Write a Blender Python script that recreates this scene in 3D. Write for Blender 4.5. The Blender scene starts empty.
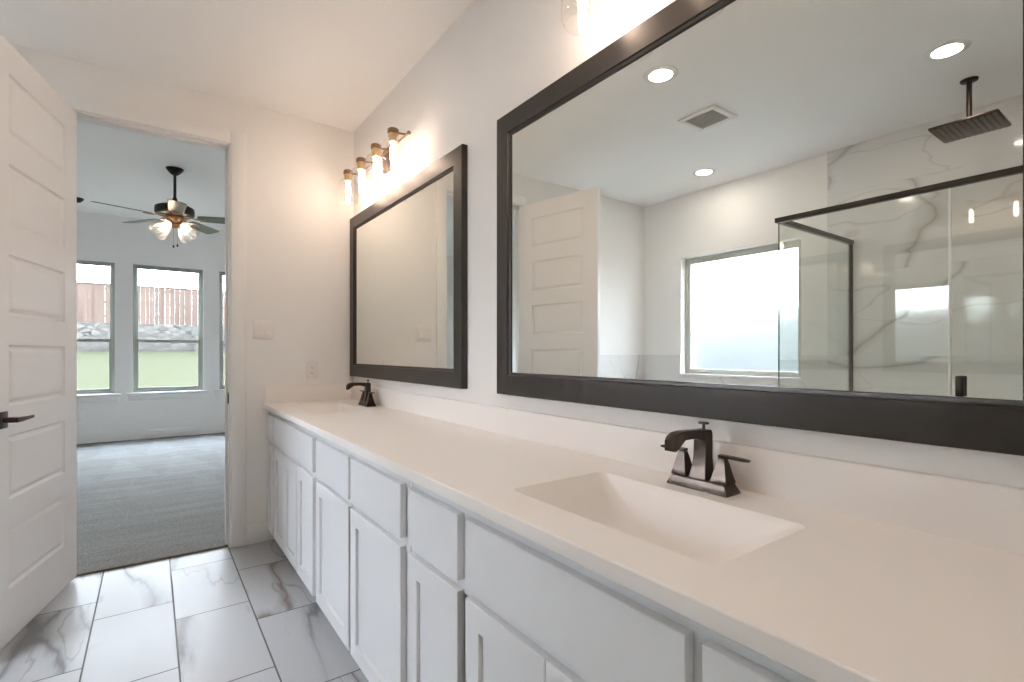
import bpy, bmesh, math, random
from mathutils import Vector, Matrix

SC = bpy.context.scene
COL = SC.collection
R = math.radians
PI = math.pi

# ------------------------------------------------------------------ camera
cam_d = bpy.data.cameras.new('camera')
cam = bpy.data.objects.new('camera', cam_d)
COL.objects.link(cam)
cam.location = (0.0, 0.0, 1.175)
cam.rotation_euler = (R(90), 0, R(-35.67))
cam_d.sensor_width = 36.0
cam_d.lens = 501.84 / 1024 * 36.0
cam_d.shift_y = 11.67 / 1024
cam_d.clip_start = 0.02
cam_d.clip_end = 200
SC.camera = cam

# ------------------------------------------------------------------ world, sun, exposure
SKY = 15.0
world = bpy.data.worlds.new('sky')
SC.world = world
world.use_nodes = True
wn = world.node_tree
wn.nodes.clear()
wo = wn.nodes.new('ShaderNodeOutputWorld')
wb = wn.nodes.new('ShaderNodeBackground')
wb.inputs['Strength'].default_value = SKY
wr = wn.nodes.new('ShaderNodeValToRGB')
wr.color_ramp.elements[0].position = 0.0
wr.color_ramp.elements[0].color = (0.90, 0.94, 1.0, 1)
wr.color_ramp.elements[1].position = 0.8
wr.color_ramp.elements[1].color = (0.70, 0.82, 1.0, 1)
wc = wn.nodes.new('ShaderNodeTexCoord')
ws = wn.nodes.new('ShaderNodeSeparateXYZ')
wn.links.new(wc.outputs['Generated'], ws.inputs[0])
wn.links.new(ws.outputs['Z'], wr.inputs[0])
wn.links.new(wr.outputs[0], wb.inputs['Color'])
wn.links.new(wb.outputs[0], wo.inputs['Surface'])

vs = SC.view_settings
vs.view_transform = 'Standard'
vs.look = 'None'
vs.gamma = 1.0
vs.use_curve_mapping = False
vs.exposure = 1.54

cy = SC.cycles
cy.use_denoising = True
cy.denoiser = 'OPENIMAGEDENOISE'
cy.denoising_prefilter = 'ACCURATE'
cy.max_bounces = 14
cy.diffuse_bounces = 6
cy.glossy_bounces = 8
cy.transmission_bounces = 8
cy.transparent_max_bounces = 24
cy.sample_clamp_indirect = 6.0
cy.sample_clamp_direct = 0.0

BULB = 27.0       # vanity bulbs
DOWN = 35.0       # recessed lights
FANL = 7.0       # fan bulbs
WARM = (1.0, 0.77, 0.60)
NEUT = (1.0, 0.88, 0.78)

# ------------------------------------------------------------------ key dimensions
D = 1.13        # mirror wall
YF = 3.443      # far wall face
XL = -1.946      # left wall face
YN = -1.30      # near wall face
CE = 2.694      # ceiling
YB = 8.42       # bedroom window wall
BCE = 2.98      # bedroom ceiling
ZC = 0.858      # worktop height

# ------------------------------------------------------------------ node helpers
def new_mat(name):
    m = bpy.data.materials.new(name)
    m.use_nodes = True
    nt = m.node_tree
    nt.nodes.clear()
    out = nt.nodes.new('ShaderNodeOutputMaterial')
    return m, nt, out

def pbsdf(nt, out, color=(.8, .8, .8), rough=.5, metal=0.0, spec=.5):
    b = nt.nodes.new('ShaderNodeBsdfPrincipled')
    b.inputs['Base Color'].default_value = (*color, 1)
    b.inputs['Roughness'].default_value = rough
    b.inputs['Metallic'].default_value = metal
    b.inputs['Specular IOR Level'].default_value = spec
    nt.links.new(b.outputs[0], out.inputs['Surface'])
    return b

def objcoord(nt):
    t = nt.nodes.new('ShaderNodeNewGeometry')
    return t.outputs['Position']

def math_n(nt, op, a, b=None, c=None):
    n = nt.nodes.new('ShaderNodeMath')
    n.operation = op
    for i, v in enumerate((a, b, c)):
        if v is None:
            continue
        if isinstance(v, (int, float)):
            n.inputs[i].default_value = v
        else:
            nt.links.new(v, n.inputs[i])
    return n.outputs[0]

def noise(nt, vec, scale, detail=2.0, rough=.5, dist=0.0):
    n = nt.nodes.new('ShaderNodeTexNoise')
    n.inputs['Scale'].default_value = scale
    n.inputs['Detail'].default_value = detail
    n.inputs['Roughness'].default_value = rough
    n.inputs['Distortion'].default_value = dist
    if vec is not None:
        nt.links.new(vec, n.inputs['Vector'])
    return n

def mixcol(nt, fac, a, b):
    n = nt.nodes.new('ShaderNodeMix')
    n.data_type = 'RGBA'
    for sock, v in ((n.inputs[0], fac), (n.inputs[6], a), (n.inputs[7], b)):
        if isinstance(v, (int, float)):
            sock.default_value = v
        elif isinstance(v, tuple):
            sock.default_value = (*v, 1)
        else:
            nt.links.new(v, sock)
    return n.outputs[2]

def ramp(nt, fac, stops):
    n = nt.nodes.new('ShaderNodeValToRGB')
    e = n.color_ramp.elements
    while len(e) < len(stops):
        e.new(0.5)
    for el, (p, c) in zip(e, stops):
        el.position = p
        el.color = (*c, 1) if isinstance(c, tuple) else (c, c, c, 1)
    nt.links.new(fac, n.inputs[0])
    return n.outputs[0]

def bump(nt, b, height, strength=.1, dist=.01):
    n = nt.nodes.new('ShaderNodeBump')
    n.inputs['Strength'].default_value = strength
    n.inputs['Distance'].default_value = dist
    nt.links.new(height, n.inputs['Height'])
    nt.links.new(n.outputs[0], b.inputs['Normal'])

def paint(name, color, rough=.6, bscale=0, bstr=.05, spec=.3):
    m, nt, out = new_mat(name)
    b = pbsdf(nt, out, color, rough, 0, spec)
    p = objcoord(nt)
    n = noise(nt, p, 3.0, 2)
    c = mixcol(nt, n.outputs[0], tuple(x * .985 for x in color), tuple(min(1, x * 1.01) for x in color))
    nt.links.new(c, b.inputs['Base Color'])
    if bscale:
        h = noise(nt, p, bscale, 3, .6)
        bump(nt, b, h.outputs[0], bstr, .004)
    return m

def metal_mat(name, color, rough=.35, metal=.9, var=.25):
    m, nt, out = new_mat(name)
    b = pbsdf(nt, out, color, rough, metal)
    n = noise(nt, objcoord(nt), 40, 3)
    c = mixcol(nt, n.outputs[0], tuple(x * (1 - var) for x in color), tuple(min(1, x * (1 + var)) for x in color))
    nt.links.new(c, b.inputs['Base Color'])
    return m

def emit_mat(name, color, strength):
    m, nt, out = new_mat(name)
    e = nt.nodes.new('ShaderNodeEmission')
    e.inputs['Color'].default_value = (*color, 1)
    e.inputs['Strength'].default_value = strength
    nt.links.new(e.outputs[0], out.inputs['Surface'])
    return m

def thin_glass(name, tint=(.96, .98, .97), ior=1.45, rough=0.0, boost=1.0):
    m, nt, out = new_mat(name)
    t = nt.nodes.new('ShaderNodeBsdfTransparent')
    t.inputs['Color'].default_value = (*tint, 1)
    g = nt.nodes.new('ShaderNodeBsdfGlossy')
    g.inputs['Roughness'].default_value = rough
    f = nt.nodes.new('ShaderNodeLayerWeight')
    f.inputs['Blend'].default_value = .5
    f0 = ((ior - 1) / (ior + 1)) ** 2 * boost
    mx = nt.nodes.new('ShaderNodeMixShader')
    fac = math_n(nt, 'MULTIPLY_ADD', math_n(nt, 'POWER', f.outputs['Facing'], 5.0), 1 - f0, f0)
    nt.links.new(fac, mx.inputs[0])
    nt.links.new(t.outputs[0], mx.inputs[1])
    nt.links.new(g.outputs[0], mx.inputs[2])
    nt.links.new(mx.outputs[0], out.inputs['Surface'])
    return m

def marble_nodes(nt, p, rnd, base, thin=1.0, amount=1.0, scale=1.0, gate0=.44):
    """base marble colour with a few soft grey veins; rnd offsets the pattern tile by tile"""
    off = nt.nodes.new('ShaderNodeVectorMath')
    off.operation = 'MULTIPLY_ADD'
    off.inputs[1].default_value = (17.0, 23.0, 31.0)
    nt.links.new(rnd, off.inputs[0])
    nt.links.new(p, off.inputs[2])
    q = off.outputs[0]
    wv = nt.nodes.new('ShaderNodeVectorMath')
    wv.operation = 'SCALE'
    wv.inputs['Scale'].default_value = 1.0 * scale
    nt.links.new(q, wv.inputs[0])
    q = wv.outputs[0]
    mpg = nt.nodes.new('ShaderNodeMapping')
    mpg.inputs['Rotation'].default_value = (R(38), R(38), R(52))
    mpg.inputs['Scale'].default_value = (1.8, .38, 1.1)
    nt.links.new(q, mpg.inputs[0])
    q = mpg.outputs[0]
    # warp
    w = noise(nt, q, 3.2, 4, .6)
    ad = nt.nodes.new('ShaderNodeVectorMath')
    ad.operation = 'MULTIPLY_ADD'
    ad.inputs[1].default_value = (.20 / thin, .20 / thin, .20 / thin)
    nt.links.new(w.outputs['Color'], ad.inputs[0])
    nt.links.new(q, ad.inputs[2])
    n1 = noise(nt, ad.outputs[0], 1.2, 2, .45)
    ridge = math_n(nt, 'ABSOLUTE', math_n(nt, 'SUBTRACT', n1.outputs[0], .5))
    ridge = math_n(nt, 'MULTIPLY', ridge, thin)
    v1 = ramp(nt, ridge, [(0.0, 1.0), (.005, .6), (.012, .28), (.030, 0.0)])
    n2 = noise(nt, ad.outputs[0], 2.3, 2.5, .5)
    ridge2 = math_n(nt, 'ABSOLUTE', math_n(nt, 'SUBTRACT', n2.outputs[0], .47))
    ridge2 = math_n(nt, 'MULTIPLY', ridge2, thin)
    v2 = ramp(nt, ridge2, [(0.0, .55), (.004, .3), (.012, 0.0)])
    gate = noise(nt, q, 1.1, 1)
    g = ramp(nt, gate.outputs[0], [(gate0, 0.0), (gate0 + .12, 1.0)])
    cloud = noise(nt, q, 1.6, 4, .6)
    cl = ramp(nt, cloud.outputs[0], [(.42, 0.0), (.75, .35)])
    veins = math_n(nt, 'MULTIPLY', math_n(nt, 'MAXIMUM', v1, v2), g)
    veins = math_n(nt, 'MULTIPLY', veins, amount)
    c = mixcol(nt, math_n(nt, 'MULTIPLY', cl, .12 * amount), base, tuple(x * .80 for x in base))
    brown = noise(nt, q, .7, 1)
    vc = mixcol(nt, ramp(nt, brown.outputs[0], [(.45, 0.0), (.6, 1.0)]), tuple(x * .40 for x in base), (base[0] * .44, base[1] * .35, base[2] * .27))
    return mixcol(nt, math_n(nt, 'MULTIPLY', veins, .85), c, vc)

def tile_mat(name, ax_u, ax_v, u0, v0, tu, tv, shift, base, grout, rough, gw=.004, amount=1.0, scale=1.0, spec=.5, thin=1.0, gate0=.44, seed=(0, 0)):
    """tiles tu x tv in the plane of two axes, each column shifted along v"""
    m, nt, out = new_mat(name)
    b = pbsdf(nt, out, base, rough, 0, spec)
    p = objcoord(nt)
    s = nt.nodes.new('ShaderNodeSeparateXYZ')
    nt.links.new(p, s.inputs[0])
    u = math_n(nt, 'DIVIDE', math_n(nt, 'SUBTRACT', s.outputs[ax_u], u0), tu)
    col = math_n(nt, 'FLOOR', u)
    v = math_n(nt, 'DIVIDE', math_n(nt, 'ADD', math_n(nt, 'SUBTRACT', s.outputs[ax_v], v0), math_n(nt, 'MULTIPLY', col, shift)), tv)
    row = math_n(nt, 'FLOOR', v)
    fu = math_n(nt, 'SUBTRACT', u, col)
    fv = math_n(nt, 'SUBTRACT', v, row)
    du = math_n(nt, 'MULTIPLY', math_n(nt, 'MINIMUM', fu, math_n(nt, 'SUBTRACT', 1.0, fu)), tu)
    dv = math_n(nt, 'MULTIPLY', math_n(nt, 'MINIMUM', fv, math_n(nt, 'SUBTRACT', 1.0, fv)), tv)
    dmin = math_n(nt, 'MINIMUM', du, dv)
    mask = math_n(nt, 'LESS_THAN', dmin, gw / 2)
    cb = nt.nodes.new('ShaderNodeCombineXYZ')
    nt.links.new(math_n(nt, 'ADD', col, seed[0]), cb.inputs[0])
    nt.links.new(math_n(nt, 'ADD', row, seed[1]), cb.inputs[1])
    wnz = nt.nodes.new('ShaderNodeTexWhiteNoise')
    wnz.noise_dimensions = '3D'
    nt.links.new(cb.outputs[0], wnz.inputs['Vector'])
    mc = marble_nodes(nt, p, wnz.outputs['Color'], base, thin=thin, amount=amount, scale=scale, gate0=gate0)
    c = mixcol(nt, mask, mc, grout)
    nt.links.new(c, b.inputs['Base Color'])
    rr = math_n(nt, 'ADD', math_n(nt, 'MULTIPLY', mask, .5), rough)
    nt.links.new(rr, b.inputs['Roughness'])
    hgt = math_n(nt, 'MULTIPLY', mask, -1.0)
    bump(nt, b, hgt, .25, .002)
    return m

M = {}
M['wall'] = paint('wall_paint', (.85, .83, .805), .7, 160, .10)
M['ceiling'] = paint('ceiling_paint', (.90, .885, .865), .8, 120, .08)
M['trim'] = paint('trim_paint', (.83, .82, .80), .4)
M['door'] = paint('door_paint', (.85, .835, .825), .38)
M['cabinet'] = paint('cabinet_paint', (.775, .78, .788), .38)
M['cabinet_in'] = paint('cabinet_frame_paint', (.765, .772, .782), .45)
M['top'] = paint('cultured_marble', (.88, .832, .793), .38, spec=.4)
M['frame'] = metal_mat('bronze_frame', (.033, .027, .022), .36, .35, .15)
M['bronze'] = metal_mat('oil_rubbed_bronze', (.050, .036, .028), .30, .75, .3)
M['black'] = metal_mat('dark_metal', (.035, .030, .025), .4, .6, .2)
M['headgrey'] = metal_mat('shower_head_face', (.16, .145, .12), .4, .6, .1)
M['plastic'] = paint('white_plastic', (.84, .80, .77), .35)
M['slot'] = paint('slot_dark', (.10, .09, .08), .6)
M['vent'] = paint('vent_white', (.82, .81, .78), .5)
M['vent_slat'] = paint('vent_slats', (.52, .51, .47), .6)
M['vent_dark'] = paint('vent_shadow', (.30, .29, .26), .8)  # shade behind the vent slats, put into the panel colour
M['socket'] = metal_mat('brass_socket', (.62, .42, .22), .35, .7, .1)
M['capbrown'] = metal_mat('brown_cap', (.22, .13, .07), .4, .6, .2)
M['blade'] = metal_mat('fan_blade', (.075, .085, .06), .30, .0, .2)
M['fanmetal'] = metal_mat('fan_metal', (.035, .032, .028), .4, .6, .2)
M['fanbrown'] = metal_mat('fan_bronze', (.20, .11, .055), .35, .7, .2)
M['winframe'] = paint('window_frame_taupe', (.50, .50, .44), .5)
M['edge'] = paint('carpet_edge', (.17, .13, .09), .9)
M['seal'] = paint('clear_seal', (.80, .82, .81), .3)
M['winframe2'] = paint('bedroom_window_frame', (.31, .32, .275), .5)
M['glass'] = thin_glass('clear_pane', (.84, .855, .855), 1.45)
M['shower_glass'] = thin_glass('shower_glass', (.975, .99, .98), 1.5, 0, 1.5)
M['glass_edge'] = thin_glass('glass_edge_green', (.10, .16, .14), 1.5)
M['shade'] = thin_glass('clear_shade_glass', (.95, .945, .94), 1.5, 0, 1.6)
M['bulb'] = emit_mat('warm_bulb', WARM, BULB)
M['down'] = emit_mat('recessed_lens', NEUT, DOWN)
M['fanbulb'] = emit_mat('fan_bulb', (1.0, .80, .6), FANL)

m, nt, out = new_mat('frosted_glass')
b = pbsdf(nt, out, (.97, .985, 1.0), .22)
b.inputs['Transmission Weight'].default_value = 1.0
b.inputs['IOR'].default_value = 1.3
h = noise(nt, objcoord(nt), 90, 2)
bump(nt, b, h.outputs[0], .25, .003)
M['frosted'] = m

m, nt, out = new_mat('fan_shade_glass')
t = nt.nodes.new('ShaderNodeBsdfTranslucent')
t.inputs['Color'].default_value = (.9, .88, .85, 1)
g = nt.nodes.new('ShaderNodeBsdfTransparent')
g.inputs['Color'].default_value = (.95, .95, .93, 1)
mx = nt.nodes.new('ShaderNodeMixShader')
lw = nt.nodes.new('ShaderNodeLayerWeight')
lw.inputs['Blend'].default_value = .5
nt.links.new(ramp(nt, lw.outputs['Facing'], [(0.0, .12), (1.0, .75)]), mx.inputs[0])
nt.links.new(g.outputs[0], mx.inputs[1])
nt.links.new(t.outputs[0], mx.inputs[2])
nt.links.new(mx.outputs[0], out.inputs['Surface'])
M['fanshade'] = m

m, nt, out = new_mat('mirror_silver')
b = pbsdf(nt, out, (.91, .935, .90), 0.0, 1.0)
M['mirror'] = m

FSEED, WSEED = 71, 15
M['floor'] = tile_mat('floor_marble_tile', 0, 1, .083, 2.655, .2925, .61, .2033, (.45, .45, .452), (.13, .125, .12), .42, .006, 1.45, .9, spec=.25, gate0=.40, seed=(FSEED, 0))
M['walltile'] = tile_mat('wall_marble_tile', 1, 2, 1.696, 1.153, 1.2, .6, .0, (.74, .73, .715), (.60, .59, .57), .06, .002, .72, .8, thin=1.7, gate0=.30, seed=(WSEED, 0))
M['walltile_x'] = tile_mat('wall_marble_tile_across', 0, 2, -1.946, 1.153, 1.2, .6, .0, (.74, .73, .715), (.60, .59, .57), .06, .002, .72, .8, thin=1.7, gate0=.30, seed=(WSEED, 0))

# carpet with vacuum marks
m, nt, out = new_mat('carpet')
b = pbsdf(nt, out, (.4, .4, .4), 1.0, 0, .1)
p = objcoord(nt)
fine = noise(nt, p, 120, 4, .8)
mid = noise(nt, p, 45, 3, .7)
sx = nt.nodes.new('ShaderNodeSeparateXYZ')
nt.links.new(p, sx.inputs[0])
wob = noise(nt, p, 1.7, 2)
wx = math_n(nt, 'MULTIPLY_ADD', wob.outputs[0], .35, sx.outputs[0])
wy = math_n(nt, 'MULTIPLY_ADD', wob.outputs[0], .9, sx.outputs[1])
lane = math_n(nt, 'PINGPONG', math_n(nt, 'MULTIPLY_ADD', sx.outputs[1], .12, wx), .24)      # wedge shaped vacuum strokes
stroke = math_n(nt, 'FRACT', math_n(nt, 'DIVIDE', wy, 1.25))
dlt = math_n(nt, 'SUBTRACT', math_n(nt, 'DIVIDE', lane, .24), stroke)
fade = ramp(nt, math_n(nt, 'DIVIDE', sx.outputs[1], 10.0), [(.46, .10), (.58, 1.0)])
nap = math_n(nt, 'MULTIPLY', ramp(nt, math_n(nt, 'MULTIPLY_ADD', dlt, 1.0, .5), [(.46, 0.0), (.60, 1.0)]), fade)
gr = ramp(nt, fine.outputs[0], [(.30, 0.0), (.70, 1.0)])
c1 = mixcol(nt, gr, (.07, .066, .062), (.46, .445, .425))
c2 = mixcol(nt, gr, (.12, .117, .113), (.47, .46, .447))
c = mixcol(nt, nap, c1, c2)
c = mixcol(nt, math_n(nt, 'MULTIPLY', ramp(nt, mid.outputs[0], [(.4, 0.0), (.7, 1.0)]), .35), c, (.30, .285, .265))
stm = nt.nodes.new('ShaderNodeMapping')
stm.inputs['Scale'].default_value = (.9, 9.0, 1.0)
stm.inputs['Rotation'].default_value = (0, 0, R(-8))
nt.links.new(p, stm.inputs[0])
stn = noise(nt, stm.outputs[0], 1.0, 3, .6)
c = mixcol(nt, math_n(nt, 'MULTIPLY', ramp(nt, stn.outputs[0], [(.45, 0.0), (.62, 1.0)]), .12), c, (.56, .55, .54))
nt.links.new(c, b.inputs['Base Color'])
bump(nt, b, fine.outputs[0], .7, .012)
M['carpet'] = m

# lawn, stone, fence wood
m, nt, out = new_mat('lawn')
b = pbsdf(nt, out, (.1, .14, .07), 1.0, 0, .0)
p = objcoord(nt)
n = noise(nt, p, 1.2, 6, .7)
n2 = noise(nt, p, 30, 3, .7)
c = mixcol(nt, n.outputs[0], (.028, .029, .017), (.037, .037, .023))
c = mixcol(nt, math_n(nt, 'MULTIPLY', n2.outputs[0], .5), c, (.040, .038, .026))
nt.links.new(c, b.inputs['Base Color'])
M['lawn'] = m

m, nt, out = new_mat('rubble_stone')
b = pbsdf(nt, out, (.3, .3, .3), .95, 0, .1)
p = objcoord(nt)
mp = nt.nodes.new('ShaderNodeMapping')
mp.inputs['Scale'].default_value = (1.5, 1.5, 2.6)
nt.links.new(p, mp.inputs[0])
vo = nt.nodes.new('ShaderNodeTexVoronoi')
vo.inputs['Scale'].default_value = 2.1
nt.links.new(mp.outputs[0], vo.inputs['Vector'])
ve = nt.nodes.new('ShaderNodeTexVoronoi')
ve.feature = 'DISTANCE_TO_EDGE'
ve.inputs['Scale'].default_value = 2.1
nt.links.new(mp.outputs[0], ve.inputs['Vector'])
sepc = nt.nodes.new('ShaderNodeSeparateColor')
nt.links.new(vo.outputs['Color'], sepc.inputs[0])
c = mixcol(nt, sepc.outputs[0], (.034, .033, .030), (.060, .055, .048))
c = mixcol(nt, ramp(nt, ve.outputs['Distance'], [(.02, 1.0), (.06, 0.0)]), c, (.014, .0135, .013))
nt.links.new(c, b.inputs['Base Color'])
M['stone'] = m

def wood(name, a, bb):
    m, nt, out = new_mat(name)
    b = pbsdf(nt, out, a, .9, 0, .1)
    p = objcoord(nt)
    mp = nt.nodes.new('ShaderNodeMapping')
    mp.inputs['Scale'].default_value = (9.0, 9.0, .25)
    nt.links.new(p, mp.inputs[0])
    n = noise(nt, mp.outputs[0], 1.0, 4, .6)
    c = mixcol(nt, ramp(nt, n.outputs[0], [(.3, 0.0), (.7, 1.0)]), a, bb)
    nt.links.new(c, b.inputs['Base Color'])
    return m
M['fence'] = wood('cedar_boards', (.034, .024, .019), (.070, .050, .040))
M['added_side_fence'] = wood('added_fence_boards', (.046, .049, .047), (.055, .057, .054))
M['fence_rail'] = wood('cedar_rail', (.032, .024, .021), (.045, .034, .030))

# ------------------------------------------------------------------ mesh helpers
class MB:
    def __init__(self):
        self.bm = bmesh.new()
    def _cube(self, x0, x1, y0, y1, z0, z1):
        vs_ = [self.bm.verts.new((x, y, z)) for x in (x0, x1) for y in (y0, y1) for z in (z0, z1)]
        idx = [(0, 1, 3, 2), (4, 6, 7, 5), (0, 4, 5, 1), (2, 3, 7, 6), (0, 2, 6, 4), (1, 5, 7, 3)]
        return vs_, [self.bm.faces.new([vs_[i] for i in f]) for f in idx]
    def box(self, x0, x1, y0, y1, z0, z1, bev=0.0, seg=2, mat=None):
        if x0 > x1: x0, x1 = x1, x0
        if y0 > y1: y0, y1 = y1, y0
        if z0 > z1: z0, z1 = z1, z0
        v, f = self._cube(x0, x1, y0, y1, z0, z1)
        if mat is not None:
            bmesh.ops.transform(self.bm, matrix=mat, verts=v)
        if bev > 0:
            es = list({e for fc in f for e in fc.edges})
            bmesh.ops.bevel(self.bm, geom=es, offset=bev, segments=seg, affect='EDGES', profile=.5)
        return self
    def rings(self, rings, cap0=True, cap1=True, closed=True):
        """loft between rings of equal point count"""
        vr = [[self.bm.verts.new(p) for p in r] for r in rings]
        n = len(vr[0])
        for a, b_ in zip(vr[:-1], vr[1:]):
            for i in range(n if closed else n - 1):
                j = (i + 1) % n
                try:
                    self.bm.faces.new((a[i], a[j], b_[j], b_[i]))
                except ValueError:
                    pass
        if cap0 and n > 2:
            self.bm.faces.new(list(reversed(vr[0])))
        if cap1 and n > 2:
            self.bm.faces.new(vr[-1])
        return self
    def tube(self, pts, rad, seg=16, cap=True):
        pts = [Vector(p) for p in pts]
        if isinstance(rad, (int, float)):
            rad = [rad] * len(pts)
        rs = []
        prev = None
        for i, p in enumerate(pts):
            if i == 0: t = pts[1] - pts[0]
            elif i == len(pts) - 1: t = pts[-1] - pts[-2]
            else: t = (pts[i + 1] - pts[i]).normalized() + (pts[i] - pts[i - 1]).normalized()
            t.normalize()
            up = Vector((0, 0, 1)) if abs(t.z) < .95 else Vector((1, 0, 0))
            if prev is None:
                u = t.cross(up).normalized()
            else:
                u = (prev - t * prev.dot(t)).normalized()
            prev = u
            v = t.cross(u)
            rs.append([p + (u * math.cos(a) + v * math.sin(a)) * rad[i] for a in (2 * PI * k / seg for k in range(seg))])
        return self.rings(rs, cap, cap)
    def lathe(self, prof, c, seg=28, mat=None, cap0=True, cap1=True):
        """prof: (radius, z) pairs about a vertical axis at c"""
        rs = []
        for r, z in prof:
            ring = [Vector((r * math.cos(2 * PI * k / seg), r * math.sin(2 * PI * k / seg), z)) for k in range(seg)]
            if mat is not None:
                ring = [mat @ p for p in ring]
            rs.append([p + Vector(c) for p in ring])
        return self.rings(rs, cap0, cap1)
    def rect_x(self, rings, cap0=True, cap1=True):
        """rings of (x, y0, y1, z0, z1) rectangles"""
        return self.rings([[(x, y0, z0), (x, y1, z0), (x, y1, z1), (x, y0, z1)] for x, y0, y1, z0, z1 in rings], cap0, cap1)
    def xform(self, mat):
        bmesh.ops.transform(self.bm, matrix=mat, verts=self.bm.verts)
        return self
    def build(self, name, mat, parent=None, smooth=28):
        bmesh.ops.recalc_face_normals(self.bm, faces=self.bm.faces)
        off = Vector((0, 0, 0))
        q = parent
        while q is not None:
            off += q.location
            q = q.parent
        if off.length > 0:
            bmesh.ops.translate(self.bm, verts=self.bm.verts, vec=-off)
        me = bpy.data.meshes.new(name)
        self.bm.to_mesh(me)
        self.bm.free()
        if smooth:
            for pl in me.polygons:
                pl.use_smooth = True
            me.set_sharp_from_angle(angle=R(smooth))
        me.materials.append(mat)
        o = bpy.data.objects.new(name, me)
        COL.objects.link(o)
        if parent is not None:
            o.parent = parent
        return o

def thing(name, label, cat, loc, group=None):
    o = bpy.data.objects.new(name, None)
    o.empty_display_size = .05
    COL.objects.link(o)
    o.location = loc
    o['label'] = label
    o['category'] = cat
    if group:
        o['group'] = group
    return o

def tag(o, label, cat, group=None, kind=None):
    o['label'] = label
    o['category'] = cat
    if group: o['group'] = group
    if kind: o['kind'] = kind
    return o

def struct(o, label=None, cat=None):
    o['kind'] = 'structure'
    if label: o['label'] = label
    if cat: o['category'] = cat
    return o

def lab(o, text):
    o['label'] = text
    return o

def empty_struct(name, loc, label, cat):
    o = thing(name, label, cat, loc)
    o['kind'] = 'structure'
    return o

# ------------------------------------------------------------------ room shell
WT = .12
# mirror wall
struct(MB().box(D, D + WT, YN - WT, YF, 0, CE).build('wall_right', M['wall'], smooth=0), 'white wall behind the long vanity and both framed mirrors', 'wall')
# far wall with the doorway
JL, JR, JT = -.375, .375, 2.425
struct(MB().box(XL - WT, JL - .02, YF, YF + WT, 0, CE).box(JR + .02, D + WT, YF, YF + WT, 0, CE)
       .box(JL - .02, JR + .02, YF, YF + WT, JT + .02, CE).build('wall_far', M['wall'], smooth=0), 'white end wall holding the open doorway and the switch plate', 'wall')
# left wall with the frosted window
WY0, WY1, WZ0, WZ1 = 1.89, 3.00, .962, 2.088
struct(MB().box(XL - WT, XL, YN - WT, WY0, 0, CE).box(XL - WT, XL, WY1, YF, 0, CE)
       .box(XL - WT, XL, WY0, WY1, 0, WZ0).box(XL - WT, XL, WY0, WY1, WZ1, CE).build('wall_left', M['wall'], smooth=0), 'white wall with the frosted window, seen in the mirror', 'wall')
struct(MB().box(XL - WT, D + WT, YN - WT, YN, 0, CE).build('wall_near', M['wall'], smooth=0), 'white wall behind the viewpoint', 'wall')
struct(MB().box(XL, -.82, -.22, -.10, 0, CE).build('wall_shower', M['walltile_x'], smooth=0), 'marble tiled end wall of the shower', 'wall')
struct(MB().box(XL - WT, D + WT, YN - WT, YF + WT, -.10, 0).build('floor', M['floor'], smooth=0), 'white marble look floor tiles with grey veins', 'floor')
struct(MB().box(XL - WT, D + WT, YN - WT, YF + WT, CE, CE + .10).build('ceiling', M['ceiling'], smooth=0), 'flat white bathroom ceiling', 'ceiling')

# tile claddings
struct(MB().box(XL, XL + .010, -.10, 1.696, 0, CE - .001).build('wall_tile_shower', M['walltile'], smooth=0), 'full height polished marble tile on the shower wall', 'wall')
wt = MB()
wt.box(XL, XL + .010, 1.696, WY0, 0, 1.153).box(XL, XL + .010, WY1, YF, 0, 1.153).box(XL, XL + .010, WY0, WY1, 0, WZ0)
struct(wt.build('wall_tile_tub_side', M['walltile'], smooth=0), 'low marble tile band below the frosted window', 'wall')
struct(MB().box(XL + .010, -.95, YF - .010, YF, 0, 1.153).build('wall_tile_tub_end', M['walltile_x'], smooth=0), 'low marble tile band on the end wall behind the door', 'wall')

# casing, jambs and stops of the doorway
CY = YF - .018
fr = empty_struct('door_2', (JL, YF, 0), 'white painted frame and casing around the bedroom doorway', 'door frame')
cs = MB()
cs.box(JR + .010, JR + .092, CY, YF - .001, 0, 2.508, .004).box(JL - .092, JL - .010, CY, YF - .001, 0, 2.508, .004).box(JL - .010, JR + .010, CY, YF - .001, 2.432, 2.508, .004)
cs.build('casing', M['trim'], fr)
jb = MB()
jb.box(JR, JR + .02, YF - .004, YF + WT + .004, 0, JT + .02, .002).box(JL - .02, JL, YF - .004, YF + WT + .004, 0, JT + .02, .002).box(JL, JR, YF - .004, YF + WT + .004, JT, JT + .02, .002)
jb.build('jamb', M['trim'], fr)
sp = MB()
sp.box(JR - .012, JR, YF + .042, YF + .075, 0, JT, .003).box(JL, JL + .012, YF + .042, YF + .075, 0, JT, .003).box(JL + .012, JR - .012, YF + .042, YF + .075, JT - .012, JT, .003)
sp.build('door_stop', M['trim'], fr)
lab(MB().box(JR - .003, JR + .001, YF + .004, YF + .032, .865, .935, .001).box(JR - .004, JR + .001, YF - .006, YF + .004, .875, .925, .001).build('strike_plate', M['black'], fr), 'dark metal strike plate')
cb_ = MB()
cb_.box(JR + .01, JR + .092, YF + WT + .001, YF + WT + .018, 0, 2.508, .004).box(JL - .092, JL - .01, YF + WT + .001, YF + WT + .018, 0, 2.508, .004).box(JL - .01, JR + .01, YF + WT + .001, YF + WT + .018, 2.432, 2.508, .004)
cb_.build('bedroom_casing', M['trim'], fr)

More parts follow.
